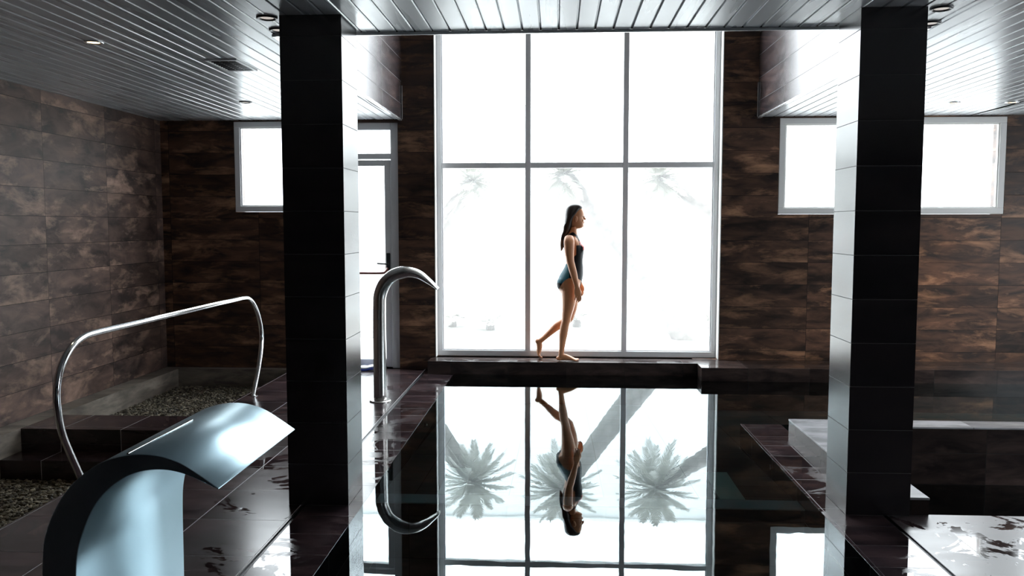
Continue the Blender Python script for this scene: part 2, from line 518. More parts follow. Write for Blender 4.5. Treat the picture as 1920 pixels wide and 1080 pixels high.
    # metal edge strip below the ceiling
# ------------------------------------------------------------------ floors
LC, RC = -1.441, 1.815                     # drain slots
PX0, PX1 = -1.109, 1.48                    # pool sides
DL = -2.94                                 # left border of the deck
YS = 8.83                                  # front of the window ledge
TOP = 0.0
bm = bmesh.new()
box(bm, DL, LC - 0.013, YF, YB + 0.28, -0.55, TOP)          # left deck
box(bm, -4.22, DL, 6.24, 6.72, -0.55, TOP)                   # crossing between the two foot baths
box(bm, -4.22, DL, 5.98, 6.24, -0.55, -0.18)                 # step
box(bm, XL, DL, YF, 3.2, -0.55, TOP)
box(bm, LC - 0.013, PX0, YS, YB + 0.28, -0.55, TOP)
floor_o = structure('floor', bm, M['floor'], 'dark purple-brown tiled deck on the left side of the pool', 'floor')
bm = bmesh.new()
box(bm, LC + 0.013, PX0, YF, YS, -1.4, TOP)
structure('floor_pool_edge_left', bm, M['edge'], 'tiled overflow strip between the left drain slot and the pool', 'floor')
bm = bmesh.new()
box(bm, PX1, RC - 0.013, YF, 6.70, -1.4, TOP)
structure('floor_pool_edge_right', bm, M['edge'], 'tiled overflow strip along the right side of the pool', 'floor')
bm = bmesh.new()
box(bm, RC + 0.013, XR, YF, 4.62, -1.4, TOP)
structure('floor_right', bm, M['wetfloor'], 'wet tiled deck in the lower right, mirroring the window', 'floor')
for x, y1, lab in ((LC, YS, 'thin dark drain slot along the left deck'), (RC, 4.62, 'thin dark drain slot beside the wet right deck')):
    bm = bmesh.new()
    box(bm, x - 0.0125, x + 0.0125, YF, y1, -0.05, -0.006)
    box(bm, x - 0.0125, x - 0.0095, YF, y1, -0.006, 0.0005); box(bm, x + 0.0095, x + 0.0125, YF, y1, -0.006, 0.0005)
    structure('drain_channel', bm, M['dark_metal'], lab, 'drain')
# stone curb round the foot baths
bm = bmesh.new()
box(bm, XL, -4.22, 3.2, YB, -0.55, 0.0); box(bm, -4.22, DL, 8.98, YB, -0.55, 0.0)
structure('stone_curb', bm, M['stone'], 'pale stone curb at the foot of the left wall, round the pebble bath', 'curb')
# pool basin: submerged platform, deep part
bm = bmesh.new()
vs = [(-1.109, 4.93, -0.10), (1.48, 4.93, -0.10), (1.48, 6.71, -0.20), (-1.109, 6.71, -0.20), (XR, 6.71, -0.20), (XR, 8.84, -0.32), (1.48, 8.84, -0.32), (-1.109, 8.84, -0.32)]
V = [bm.verts.new(v) for v in vs]
bm.faces.new((V[0], V[1], V[2], V[3])); bm.faces.new((V[3], V[2], V[6], V[7])); bm.faces.new((V[2], V[4], V[5], V[6]))
box(bm, PX0, PX1, 4.93, 5.08, -1.3, -0.095)
structure('floor_pool_platform', bm, M['basin'], 'submerged tiled platform under the still water', 'pool floor')
bm = bmesh.new(); box(bm, PX0, PX1, YF, 4.93, -1.4, -1.25)
structure('floor_pool_deep', bm, M['deep'], 'teal bottom of the deep end of the pool', 'pool floor')
bm = bmesh.new(); bbox(bm, PX0 + 0.001, PX1 - 0.001, 4.925, 5.085, -0.097, -0.088, 0.002)
structure('trim_10', bm, plain('pale_nosing', (0.72, 0.74, 0.80), 0.4), 'pale tile nosing on the edge of the submerged platform', 'trim')
# water sheets
bm = bmesh.new()
Wv = [bm.verts.new(v) for v in ((PX0, YF, -0.001), (PX1, YF, -0.001), (PX1, 6.70, -0.001), (XR, 6.70, -0.001), (XR, 8.84, -0.001), (PX0, 8.84, -0.001))]
bm.faces.new(Wv)
tag(link('pool_water', bm, M['water']), 'still mirror-like pool water reflecting the tall window', 'water', kind='stuff')
# window ledge: centre part and the deeper right part
bm = bmesh.new()
bbox(bm, -1.392, 1.49, YS, YB + 0.10, -0.5, 0.137, 0.004)
bbox(bm, 1.487, XR, 8.56, YB + 0.001, -0.5, 0.137, 0.004)
structure('window_sill', bm, M['ledge'], 'low dark tiled ledge under the tall window, running on to the right', 'ledge')
# low pale curb round the sunken tub on the right
bm = bmesh.new()
box(bm, 1.803, 2.057, 4.613, 6.477, -1.4, 0.084)
box(bm, 2.057, XR + 0.1, 6.273, 6.477, -1.4, 0.084)
low = structure('low_curb', bm, M['ledge'], 'low curb with a pale tiled top round the dark sunken tub on the right', 'curb')
bm = bmesh.new()
bbox(bm, 1.80, 2.06, 4.61, 6.48, 0.084, 0.098, 0.003); bbox(bm, 2.06, XR + 0.1, 6.27, 6.48, 0.084, 0.098, 0.003)
tag(link('curb_cap', bm, M['curb'], low), 'pale tiled top')
bm = bmesh.new(); box(bm, 2.06, XR, 4.62, 6.27, -1.2, -0.9)
structure('floor_tub', bm, M['basin'], 'bottom of the dark sunken tub on the right', 'pool floor')
bm = bmesh.new(); bm.faces.new([bm.verts.new(v) for v in ((2.06, 4.62, -0.34), (XR, 4.62, -0.34), (XR, 6.27, -0.34), (2.06, 6.27, -0.34))])
tag(link('tub_water', bm, M['water']), 'black still water in the sunken tub behind the right deck', 'water', kind='stuff')
# light seen under water, painted as pale patches on the submerged platform
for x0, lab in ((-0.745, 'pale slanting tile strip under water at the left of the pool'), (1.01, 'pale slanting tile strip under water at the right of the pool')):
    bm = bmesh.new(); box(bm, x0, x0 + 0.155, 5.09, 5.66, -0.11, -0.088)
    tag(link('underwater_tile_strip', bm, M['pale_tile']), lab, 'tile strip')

# ------------------------------------------------------------------ pebble beds
def pebble_mat():
    m, nt, b = new_mat('pebbles')
    at = nd(nt, 'ShaderNodeObjectInfo')
    g = nd(nt, 'ShaderNodeNewGeometry')
    r = nd(nt, 'ShaderNodeValToRGB')
    r.color_ramp.elements[0].color = (0.018, 0.015, 0.011, 1)
    r.color_ramp.elements[1].color = (0.34, 0.30, 0.22, 1)
    q = r.color_ramp.elements.new(0.6); q.color = (0.09, 0.075, 0.048, 1)
    nt.links.new(g.outputs['Random Per Island'], r.inputs[0])
    nt.links.new(r.outputs[0], b.inputs['Base Color'])
    b.inputs['Roughness'].default_value = 0.35
    return m


M['pebble'] = pebble_mat()


def pebbles(name, x0, x1, y0, y1, z, n, label):
    b2 = bmesh.new(); bmesh.ops.create_icosphere(b2, subdivisions=1, radius=1.0)
    bv = np.array([v.co[:] for v in b2.verts]); bf = np.array([[v.index for v in f.verts] for f in b2.faces]); b2.free()
    rs = np.random.RandomState(5)
    nv = len(bv)
    verts = np.empty((n * nv, 3)); faces = np.empty((n * len(bf), 3), int)
    for i in range(n):
        s = rs.uniform(0.009, 0.018); sc = s * np.array([1.25, 0.9, 0.6]) * rs.uniform(0.8, 1.2, 3)
        a = rs.uniform(0, 6.28); ca, sa = math.cos(a), math.sin(a)
        p = bv * sc
        p = np.stack([p[:, 0] * ca - p[:, 1] * sa, p[:, 0] * sa + p[:, 1] * ca, p[:, 2] + p[:, 0] * rs.uniform(-0.3, 0.3)], 1)
        verts[i * nv:(i + 1) * nv] = p + (rs.uniform(x0 + .02, x1 - .02), rs.uniform(y0 + .02, y1 - .02), z + rs.uniform(-0.006, 0.010))
        faces[i * len(bf):(i + 1) * len(bf)] = bf + i * nv
    me = bpy.data.meshes.new(name)
    base = n * nv
    vl = verts.tolist() + [(x0, y0, z - .008), (x1, y0, z - .008), (x1, y1, z - .008), (x0, y1, z - .008)]
    me.from_pydata(vl, [], faces.tolist() + [(base, base + 1, base + 2, base + 3)])
    me.materials.append(M['pebble'])
    o = bpy.data.objects.new(name, me); C.objects.link(o)
    tag(o, label, 'pebbles', kind='stuff')


pebbles('pebble_bed', -4.22, DL, 6.72, 8.98, -0.20, 9000, 'bed of small pebbles in the far foot bath by the left corner')
pebbles('pebble_bed', -4.22, DL, 3.2, 5.98, -0.33, 9000, 'bed of small pebbles in the near foot bath behind the steel spout')

# ------------------------------------------------------------------ windows and door
def window(name, x0, x1, z0, z1, y, fw, cols, rows, label, mat, d=0.06, mid=0.06):
    root = empty(name, ((x0 + x1) / 2, y, z0), label=label, cat='window', kind='structure')
    ox, oz = (x0 + x1) / 2, z0

    def b(nm, a0, a1, c0, c1, m=mat, y0=-d / 2, y1=d / 2, lab=None, bev=0.005):
        bm = bmesh.new(); bbox(bm, a0 - ox, a1 - ox, y0, y1, c0 - oz, c1 - oz, bev)
        o = link(nm, bm, m, root)
        return o
    bm = bmesh.new()
    for q in ((x0, x1, z0, z0 + fw), (x0, x1, z1 - fw, z1), (x0, x0 + fw, z0 + fw, z1 - fw), (x1 - fw, x1, z0 + fw, z1 - fw)):
        bbox(bm, q[0] - ox, q[1] - ox, -d / 2, d / 2, q[2] - oz, q[3] - oz, 0.005)
    # inner glazing bead
    g = fw + 0.012
    for q in ((x0 + fw, x1 - fw, z0 + fw, z0 + g), (x0 + fw, x1 - fw, z1 - g, z1 - fw), (x0 + fw, x0 + g, z0 + g, z1 - g), (x1 - g, x1 - fw, z0 + g, z1 - g)):
        bbox(bm, q[0] - ox, q[1] - ox, -d / 4, d / 3, q[2] - oz, q[3] - oz, 0.002)
    link('window_frame', bm, mat, root)
    for c in cols:
        b('mullion', c - mid / 2, c + mid / 2, z0 + fw, z1 - fw, y0=-d / 2 - 0.006)
    for r in rows:
        bm = bmesh.new()
        xs = [x0 + fw] + [c for c in cols] + [x1 - fw]
        for i in range(len(xs) - 1):
            a0 = xs[i] + (mid / 2 if i else 0); a1 = xs[i + 1] - (mid / 2 if i < len(xs) - 2 else 0)
            bbox(bm, a0 - ox, a1 - ox, -d / 2, d / 2, r - 0.03 - oz, r + 0.03 - oz, 0.004)
        link('transom', bm, mat, root)
    xs = [x0 + fw] + list(cols) + [x1 - fw]; zs = [z0 + fw] + list(rows) + [z1 - fw]
    for i in range(len(xs) - 1):
        for j in range(len(zs) - 1):
            a0 = xs[i] + (mid / 2 if i else 0); a1 = xs[i + 1] - (mid / 2 if i < len(xs) - 2 else 0)
            c0 = zs[j] + (0.03 if j else 0); c1 = zs[j + 1] - (0.03 if j < len(zs) - 2 else 0)
            bm = bmesh.new(); bm.faces.new([bm.verts.new((x - ox, 0.004, z - oz)) for x, z in ((a0, c0), (a1, c0), (a1, c1), (a0, c1))])
            link('glass_pane', bm, M['glass'], root)
    return root


for n, (x0, x1) in enumerate(((W1[0], W1[0] + 0.010), (W1[1] - 0.010, W1[1]))):
    bm = bmesh.new(); bbox(bm, x0, x1, 9.092, 9.212, 0.139, W1[3] - 0.01, 0.002)
    structure('trim_%d' % (n + 6), bm, M['alu_lit'], ['slim white metal strip on the left edge of the tall window', 'slim white metal strip on the right edge of the tall window'][n], 'trim')  # strips added for the light on the reveals, brightness in their colour
window('window_1', W1[0] + 0.003, W1[1] - 0.003, 0.139, W1[3] - 0.003, 9.245, 0.062, (-0.325, 0.742), (2.255, 4.3), 'tall aluminium-framed window behind the walking woman', M['alu'])
window('window_2', W2[0] + 0.002, W2[1] - 0.002, W2[2] + 0.002, W2[3], 9.13, 0.062, (), (), 'small high window left of the left pillar, grey frame', M['alu'])
window('window_3', W3[0] + 0.002, W3[1] - 0.002, W3[2] + 0.002, W3[3], 9.13, 0.065, (3.55,), (), 'wide high window crossed by the right pillar, white frame', M['alu_lit'])
window('window_4', W4[0] + 0.002, W4[1] - 0.002, W4[2] + 0.002, W4[3], 9.13, 0.065, (5.7,), (), 'high window cut off by the right border of the picture', M['alu_lit'])

root = empty('door_1', (-2.23, 9.19, 0), label='glazed aluminium exit door between the left pillar and the brown wall', cat='door', kind='structure')
bm = bmesh.new()
for q in ((-0.49, -0.41, 0, 2.718), (0.395, 0.482, 0, 2.718), (-0.41, 0.395, 2.64, 2.718), (-0.41, 0.395, 2.325, 2.385)):
    bbox(bm, q[0], q[1], -0.05, 0.05, q[2], q[3], 0.005)
link('door_frame', bm, M['alu'], root)
bm = bmesh.new()
for q in ((-0.405, -0.335, 0.01, 2.315), (0.32, 0.39, 0.01, 2.315), (-0.335, 0.32, 2.25, 2.315), (-0.335, 0.32, 0.01, 0.10)):
    bbox(bm, q[0], q[1], -0.03, 0.03, q[2], q[3], 0.005)
leaf = link('door_leaf', bm, M['alu'], root)
for z0, z1 in ((0.10, 2.25),):
    bm = bmesh.new(); bm.faces.new([bm.verts.new(v) for v in ((-0.335, 0, z0), (0.32, 0, z0), (0.32, 0, z1), (-0.335, 0, z1))])
    link('glass_pane', bm, M['glass'], leaf)
bm = bmesh.new(); bm.faces.new([bm.verts.new(v) for v in ((-0.41, 0, 2.385), (0.395, 0, 2.385), (0.395, 0, 2.64), (-0.41, 0, 2.64))])
link('fanlight_pane', bm, M['glass'], root)
bm = bmesh.new(); bbox(bm, 0.335, 0.38, -0.055, -0.03, 0.98, 1.29, 0.008); tube(bm, [(0.357, -0.03, 1.17), (0.357, -0.085, 1.17)], 0.012, 10); tube(bm, [(0.357, -0.08, 1.17), (0.24, -0.08, 1.175)], 0.010, 10)
tag(link('door_handle', bm, M['black'], root), 'black handle plate with lever')
bm = bmesh.new(); tube(bm, spline([(-0.37, -0.10, 1.07), (0.0, -0.10, 1.07), (0.29, -0.10, 1.07), (0.335, -0.09, 1.085), (0.35, -0.05, 1.12)], 6), 0.014, 10)
bbox(bm, -0.39, -0.345, -0.11, -0.03, 1.0, 1.14, 0.006)
tag(link('panic_bar', bm, M['red'], root), 'dark red push bar')

# folded cloth by the door
root = empty('folded_cloth', (-2.14, 9.0, 0.0), label='small folded blue and white cloth on the floor in front of the glazed door', cat='cloth')
for nm, mt, dz, sx, sy, rz in (('blue_layer', M['cloth_blue'], 0.002, 0.15, 0.07, 0.1), ('white_layer', M['cloth'], 0.020, 0.13, 0.06, 0.25)):
    bm = bmesh.new()
    bmesh.ops.create_grid(bm, x_segments=14, y_segments=8, size=1.0)
    for v in bm.verts:
        x, y = v.co.x, v.co.y
        v.co = Vector((x * sx, y * sy, dz + 0.010 * math.sin(4 * x + 1) * math.cos(3 * y) + 0.012 * (1 - x * x * 0.5)))
    r = bmesh.ops.extrude_face_region(bm, geom=bm.faces[:])
    for v in r['geom']:
        if isinstance(v, bmesh.types.BMVert):
            v.co.z += 0.014
    o = link(nm, bm, mt, root, True); o.rotation_euler.z = rz

# ------------------------------------------------------------------ ceiling fittings
def downlight(x, y, label, lit):
    root = empty('ceiling_downlight', (x, y, ZC), label=label, cat='ceiling light', group='recessed lights in the slatted ceiling')
    bm = bmesh.new()
    rings = []
    for r, z in ((0.058, 0.0), (0.058, -0.006), (0.050, -0.009), (0.040, -0.006), (0.036, 0.004)):
        rings.append([bm.verts.new((r * math.cos(a * math.pi / 14), r * math.sin(a * math.pi / 14), z)) for a in range(28)])
    for i in range(4):
        for k in range(28):
            bm.faces.new((rings[i][k], rings[i + 1][k], rings[i + 1][(k + 1) % 28], rings[i][(k + 1) % 28]))
    link('trim_ring', bm, M['trim'] if lit else M['dark_metal'], root, True)
    bm = bmesh.new(); bmesh.ops.create_circle(bm, cap_ends=True, segments=28, radius=0.037, matrix=Matrix.Translation((0, 0, -0.002)) @ Matrix.Rotation(math.pi, 4, 'X'))
    link('lamp_lens', bm, M['lamp'] if lit else M['lamp_dim'], root)
    if lit:
        l = bpy.data.lights.new('lamp_light', 'SPOT'); l.energy = lit; l.color = (1, 0.78, 0.52); l.spot_size = 1.6; l.spot_blend = 0.8; l.shadow_soft_size = 0.035
        lo = bpy.data.objects.new('lamp_light', l); C.objects.link(lo); lo.parent = root; lo.location = (0, 0, -0.03)
    return root


downlight(-2.92, 5.19, 'lit warm downlight in the slatted ceiling at the upper left', 12)
downlight(-1.645, 4.93, 'farther of two recessed lights peeking out left of the left pillar top', 0)
downlight(-1.615, 4.64, 'nearer of two recessed lights peeking out left of the left pillar top', 0)
downlight(2.035, 4.64, 'nearer of two recessed lights peeking out right of the right pillar top', 0)
downlight(2.12, 4.97, 'farther of two recessed lights peeking out right of the right pillar top', 0)
downlight(-2.92, 7.75, 'small recessed light far back in the left ceiling near the high window', 0)

root = empty('ceiling_vent', (-2.34, 5.96, ZC), label='black slotted air vent in the left ceiling near the left pillar', cat='air vent')
bm = bmesh.new()
for q in ((-0.115, 0.115, -0.205, -0.185), (-0.115, 0.115, 0.185, 0.205), (-0.115, -0.095, -0.185, 0.185), (0.095, 0.115, -0.185, 0.185)):
    bbox(bm, q[0], q[1], q[2], q[3], -0.012, 0.002, 0.002)
link('vent_frame', bm, M['alu'], root)
bm = bmesh.new(); box(bm, -0.095, 0.095, -0.185, 0.185, -0.001, 0.002); link('vent_backing', bm, M['black'], root)
bm = bmesh.new()
for k in range(9):
    y = -0.165 + k * 0.041
    box(bm, -0.095, 0.095, y - 0.004, y + 0.004, -0.010, -0.001)
for k in (-1, 1):
    box(bm, k * 0.032 - 0.002, k * 0.032 + 0.002, -0.185, 0.185, -0.009, -0.001)
link('vent_grille', bm, M['dark_metal'], root)

downlight(3.72, 8.15, 'lit downlight in the bright right ceiling, the one nearer the right pillar', 80)
downlight(4.25, 8.15, 'lit downlight in the bright right ceiling, the one farther from the pillar', 80)

# ------------------------------------------------------------------ handrail
root = empty('handrail', (-2.85, 4.78, 0), label='long bent steel handrail beside the pebble foot bath on the left', cat='handrail')
pts = spline([(0, 0.0, 0.0), (0, -0.04, 0.10), (0, -0.19, 0.376), (0, -0.232, 0.54), (0, -0.235, 0.665), (0, -0.185, 0.785), (0, -0.075, 0.885), (0, 0.06, 0.930), (0, 0.22, 0.938)], 8)
pts += spline([(0, 0.5, 0.938), (0, 2.3, 0.938), (0, 2.62, 0.938), (0, 2.76, 0.918), (0, 2.88, 0.85), (0, 2.98, 0.74), (0, 3.045, 0.60), (0, 3.05, 0.46), (0, 2.96, 0.24), (0, 2.83, 0.05), (0, 2.80, 0.0)], 8)
bm = bmesh.new(); tube(bm, pts, 0.0205, 20, up=Vector((1, 0, 0)))
link('rail_tube', bm, M['rail'], root, True)
for y in (0.0, 2.80):
    bm = bmesh.new(); tube(bm, [(0, y, 0), (0, y, 0.006), (0, y, 0.008)], [0.045, 0.045, 0.038], 24)
    link('rail_flange', bm, M['rail'], root)

# ------------------------------------------------------------------ swan-neck faucet
root = empty('swan_neck_faucet', (-1.605, 7.41, 0), label='tall curved steel pool faucet on the deck right of the left pillar', cat='pool faucet')
pp = spline([(0, 0, 0), (0, 0, 0.5), (0.003, 0, 0.86), (0.012, 0, 0.98), (0.06, 0, 1.085), (0.14, 0, 1.15), (0.25, 0, 1.178), (0.36, 0, 1.158), (0.45, 0, 1.10), (0.535, 0, 1.030)], 8)
n = len(pp)
rad = []
for i in range(n):
    t = max(0.0, (i - n * 0.62) / (n * 0.38))
    rad.append((0.058 + 0.012 * t, 0.058 * (1 - t) + 0.011 * t))
bm = bmesh.new(); tube(bm, pp, rad, 28)
link('spout_pipe', bm, M['steel'], root, True)
bm = bmesh.new(); tube(bm, [(0, 0, 0), (0, 0, 0.008), (0, 0, 0.014), (0, 0, 0.016)], [0.098, 0.098, 0.090, 0.06], 36)
link('base_flange', bm, M['steel'], root)

# ------------------------------------------------------------------ water-blade spout in the foreground
K = 2.10 / 2.25
YN, WD = 2.10, 0.64
OUT = [(-1.474, 0.643), (-1.461, 0.719), (-1.433, 0.786), (-1.396, 0.843), (-1.352, 0.887), (-1.288, 0.929), (-1.218, 0.950), (-1.163, 0.954), (-1.113, 0.948), (-1.058, 0.929), (-1.005, 0.896), (-0.951, 0.859)]
INN = [(-1.378, 0.560), (-1.371, 0.658), (-1.348, 0.732), (-1.318, 0.795), (-1.278, 0.845), (-1.227, 0.883), (-1.177, 0.903), (-1.120, 0.910), (-1.065, 0.903), (-1.012, 0.884), (-0.975, 0.866), (-0.9515, 0.8555)]
sc = lambda p: (p[0] * K, 1.6 - (1.6 - p[1]) * K)
o_ = [(-1.40, 0.0), (-1.40, 0.25), (-1.392, 0.45)] + [sc(p) for p in OUT]
i_ = [(-1.29, 0.0), (-1.29, 0.25), (-1.288, 0.45)] + [sc(p) for p in INN]
so = spline([(x, 0, z) for x, z in o_], 5); si = spline([(x, 0, z) for x, z in i_], 5)
root = empty('water_blade_spout', (-1.345, YN + WD / 2, 0), label='wide arched steel waterfall spout in the left foreground', cat='pool spout')
ox, oy = root.location.x, root.location.y
bm = bmesh.new()
rows = []
for y in (YN, YN + WD):
    rows.append(([bm.verts.new((p.x - ox, y - oy, p.z)) for p in so], [bm.verts.new((p.x - ox, y - oy, p.z)) for p in si]))
n = len(so)
for k in range(n - 1):
    bm.faces.new((rows[0][0][k], rows[0][0][k + 1], rows[1][0][k + 1], rows[1][0][k]))
    bm.faces.new((rows[0][1][k], rows[1][1][k], rows[1][1][k + 1], rows[0][1][k + 1]))
    bm.faces.new((rows[0][0][k], rows[0][1][k], rows[0][1][k + 1], rows[0][0][k + 1]))
    bm.faces.new((rows[1][0][k], rows[1][0][k + 1], rows[1][1][k + 1], rows[1][1][k]))
bm.faces.new((rows[0][0][-1], rows[0][1][-1], rows[1][1][-1], rows[1][0][-1]))
o = link('spout_body', bm, M['cascade'], root)
for p in o.data.polygons:
    p.use_smooth = abs(p.normal.y) < 0.5
md = o.modifiers.new('bev', 'BEVEL'); md.width = 0.0015; md.segments = 1; md.limit_method = 'ANGLE'; md.angle_limit = 1.0
# folded seam along the crest
xs, zs = sc((-1.215, 0.9515))
bm = bmesh.new(); bbox(bm, xs - 0.003 - ox, xs + 0.003 - ox, 0.006 - WD / 2, WD * 0.62 - WD / 2, zs - 0.002, zs + 0.003, 0.001)
link('weld_seam', bm, M['rail'], root)
bm = bmesh.new(); bbox(bm, -0.12, 0.12, -WD / 2 - 0.03, WD / 2 + 0.03, 0.0, 0.010, 0.003)
link('base_plate', bm, M['steel'], root)

# underwater jets on the submerged sides
for loc, lab, ax in (((PX0 + 0.002, 6.9, -0.09), 'small chrome water jet under water on the left pool side', 1), ((PX1 - 0.012, 5.7, -0.06), 'small chrome water jet under water on the right pool side', -1)):
    root = empty('pool_jet', loc, label=lab, cat='pool jet')
    bm = bmesh.new(); tube(bm, [(0, 0, 0), (0.010, 0, 0)], [0.020, 0.016], 20, up=Vector((0, 0, 1)))
    link('jet_ring', bm, M['rail'], root)
    bm = bmesh.new(); tube(bm, [(0.008, 0, 0), (0.012, 0, 0)], [0.008, 0.006], 14, up=Vector((0, 0, 1)))
    link('jet_nozzle', bm, M['pale_tile'], root)

# ------------------------------------------------------------------ outside
bm = bmesh.new(); box(bm, -30, 34, YB + 0.28, 40, -0.4, -0.10)
structure('ground', bm, M['ground'], 'bright pale paving outside the window', 'ground')
bm = bmesh.new(); box(bm, -14, 18, 14.6, 14.8, -0.1, 3.62); bbox(bm, -14, 18, 14.56, 14.84, 3.62, 3.68, 0.01)
structure('wall_garden', bm, M['gwall'], 'tall pale garden wall beyond the palms outside', 'wall')


def leafmat(name, c):
    m, nt, b = new_mat(name)
    no = nd(nt, 'ShaderNodeTexNoise'); no.inputs['Scale'].default_value = 6.0
    c1 = mixc(nt, no.outputs['Fac'], tuple(x * 0.8 for x in c), tuple(min(1, x * 1.2) for x in c))
    nt.links.new(c1, b.inputs['Base Color'])
    b.inputs['Roughness'].default_value = 0.7
    return m


M['frond'] = leafmat('palm_frond', (0.42, 0.42, 0.38))
M['dry'] = leafmat('dry_frond', (0.30, 0.26, 0.19))


def trunk_mat():
    m, nt, b = new_mat('palm_trunk')
    g = nd(nt, 'ShaderNodeTexCoord')
    vo = nd(nt, 'ShaderNodeTexVoronoi'); vo.inputs['Scale'].default_value = 9.0
    nt.links.new(g.outputs['Object'], vo.inputs['Vector'])
    nt.links.new(mixc(nt, vo.outputs['Distance'], (0.30, 0.28, 0.27), (0.20, 0.19, 0.18)), b.inputs['Base Color'])
    b.inputs['Roughness'].default_value = 0.9
    bp = nd(nt, 'ShaderNodeBump'); bp.inputs['Distance'].default_value = 0.02
    nt.links.new(vo.outputs['Distance'], bp.inputs['Height']); nt.links.new(bp.outputs[0], b.inputs['Normal'])
    return m


M['trunk'] = trunk_mat()


def frond(bm, c, dirv, L, droop, leaf, rnd, nseg=14):
    """One feather-like palm frond: bent midrib with leaflets on both sides."""
    d = Vector(dirv).normalized()
    side = d.cross(Vector((0, 0, 1)))
    if side.length < 0.1:
        side = Vector((1, 0, 0))
    side.normalize()
    pts = []
    for i in range(nseg + 1):
        t = i / nseg
        pts.append(Vector(c) + d * L * t + Vector((0, 0, -droop * L * t * t)))
    tube(bm, pts, [max(0.012 * (1 - i / nseg), 0.002) for i in range(nseg + 1)], 5)
    for i in range(1, nseg * 2 + 1):
        t = 0.12 + 0.88 * i / (nseg * 2)
        p = Vector(c) + d * L * t + Vector((0, 0, -droop * L * t * t))
        tan = (d + Vector((0, 0, -2 * droop * t))).normalized()
        ll = leaf * (0.35 + math.sin(math.pi * min(1, t * 0.95)) * 0.9)
        for s in (-1, 1):
            q = (tan * 0.8 + side * s * 0.7 + Vector((0, 0, rnd.uniform(-0.15, 0.15)))).normalized()
            nrm = q.cross(side).normalized()
            wv = q.cross(nrm).normalized() * 0.0050
            e_ = p + q * ll
            a = bm.verts.new(p - wv); b = bm.verts.new(p + wv); m1 = bm.verts.new(p + q * ll * 0.5 + wv * 1.3); m2 = bm.verts.new(p + q * ll * 0.5 - wv * 1.3); t_ = bm.verts.new(e_)
            bm.faces.new((a, b, m1, m2)); bm.faces.new((m2, m1, t_))


def palm(base, ctrl, crown, r0, r1, nf, L, label, seed):
    rnd = random.Random(seed)
    root = empty('palm_tree', base, label=label, cat='palm tree', group='leaning palms outside the tall window')
    B = Vector(base)
    pts = spline([Vector((0, 0, 0)), Vector(ctrl) - B, Vector(crown) - B], 12)
    n = len(pts)
    bm = bmesh.new()
    tube(bm, pts, [(r0 + (r1 - r0) * i / (n - 1)) * (1.0 + 0.05 * (i % 2)) for i in range(n)], 20)
    link('trunk', bm, M['trunk'], root, True)
    bm = bmesh.new()
    c = Vector(crown) - B
    for k in range(nf):
        z = 1 - 2 * (k + 0.5) / nf
        z = z * 0.95 + 0.05
        a = k * 2.39996 + rnd.uniform(-0.2, 0.2)
        h = math.sqrt(max(0, 1 - z * z))
        frond(bm, c, (h * math.cos(a), h * math.sin(a), z), L * rnd.uniform(0.85, 1.1), 0.15, 0.12, rnd)
    link('fronds', bm, M['frond'], root)
    return root


palm((-2.9, 12.5, -0.1), (-1.95, 12.3, 1.25), (-1.23, 12.2, 2.24), 0.19, 0.11, 64, 0.60, 'palm leaning in from the left, its crown behind the left panes', 1)
palm((1.98, 12.5, -0.1), (1.02, 12.3, 1.10), (0.08, 12.2, 2.34), 0.21, 0.12, 64, 0.60, 'palm whose long slanting trunk crosses the centre and right panes', 2)
palm((4.2, 12.6, -0.1), (2.75, 12.4, 1.45), (1.47, 12.2, 2.29), 0.17, 0.09, 64, 0.62, 'palm leaning in from the right, its crown behind the right panes', 3)
for i, (x, y, s, lab) in enumerate(((-1.08, 13.4, 0.50, 'small feathery palm shrub outside behind the lower left pane'), (-1.75, 13.8, 0.42, 'small palm shrub outside, leftmost behind the lower left pane'),
                                    (0.33, 13.9, 0.48, 'small palm shrub outside behind the woman\'s legs'), (2.55, 13.7, 0.50, 'small palm shrub outside at the right of the slanting trunk base'), (-2.75, 13.2, 0.45, 'small palm shrub outside behind the glazed door'))):
    rnd = random.Random(20 + i)
    root = empty('palm_shrub', (x, y, -0.1), label=lab, cat='shrub', group='palm shrubs along the garden wall')
    bm = bmesh.new()
    for k in range(22):
        a = k * 2.39996; z = 0.25 + 0.9 * rnd.random()
        frond(bm, (0, 0, 0.12), (math.cos(a), math.sin(a), z), s * rnd.uniform(0.8, 1.1), 0.45, 0.13, rnd, 9)
    link('fronds', bm, M['frond'], root)
    bm = bmesh.new(); tube(bm, [(0, 0, 0), (0, 0, 0.08), (0, 0, 0.14)], [0.07, 0.075, 0.04], 12)
    link('stem', bm, M['trunk'], root)

# ------------------------------------------------------------------ the woman
U, UZ = 0.00575, 0.00578


def B(px, py, dy=0.0):                    # body table units -> metres from the front heel
    return Vector(((px - 1063) * U, dy, (675.6 - py) * UZ))


def loft(bm, rows, seg=28, power=2.3, dy=0.0):
    rings = []
    for f, bk, hw, py in rows:
        cx, rx = (f + bk) / 2, (f - bk) / 2 * U
        ring = []
        for k in range(seg):
            a = 2 * math.pi * k / seg
            ca, sa = math.cos(a), math.sin(a)
            rr = (abs(ca) ** power + abs(sa) ** power) ** (-1 / power)
            p = B(cx, py, dy)
            ring.append(bm.verts.new((p.x + rx * rr * ca, p.y + hw * rr * sa, p.z)))
        rings.append(ring)
    for i in range(len(rings) - 1):
        for k in range(seg):
            bm.faces.new((rings[i][k], rings[i + 1][k], rings[i + 1][(k + 1) % seg], rings[i][(k + 1) % seg]))
    bm.faces.new(rings[0]); bm.faces.new(rings[-1][::-1])


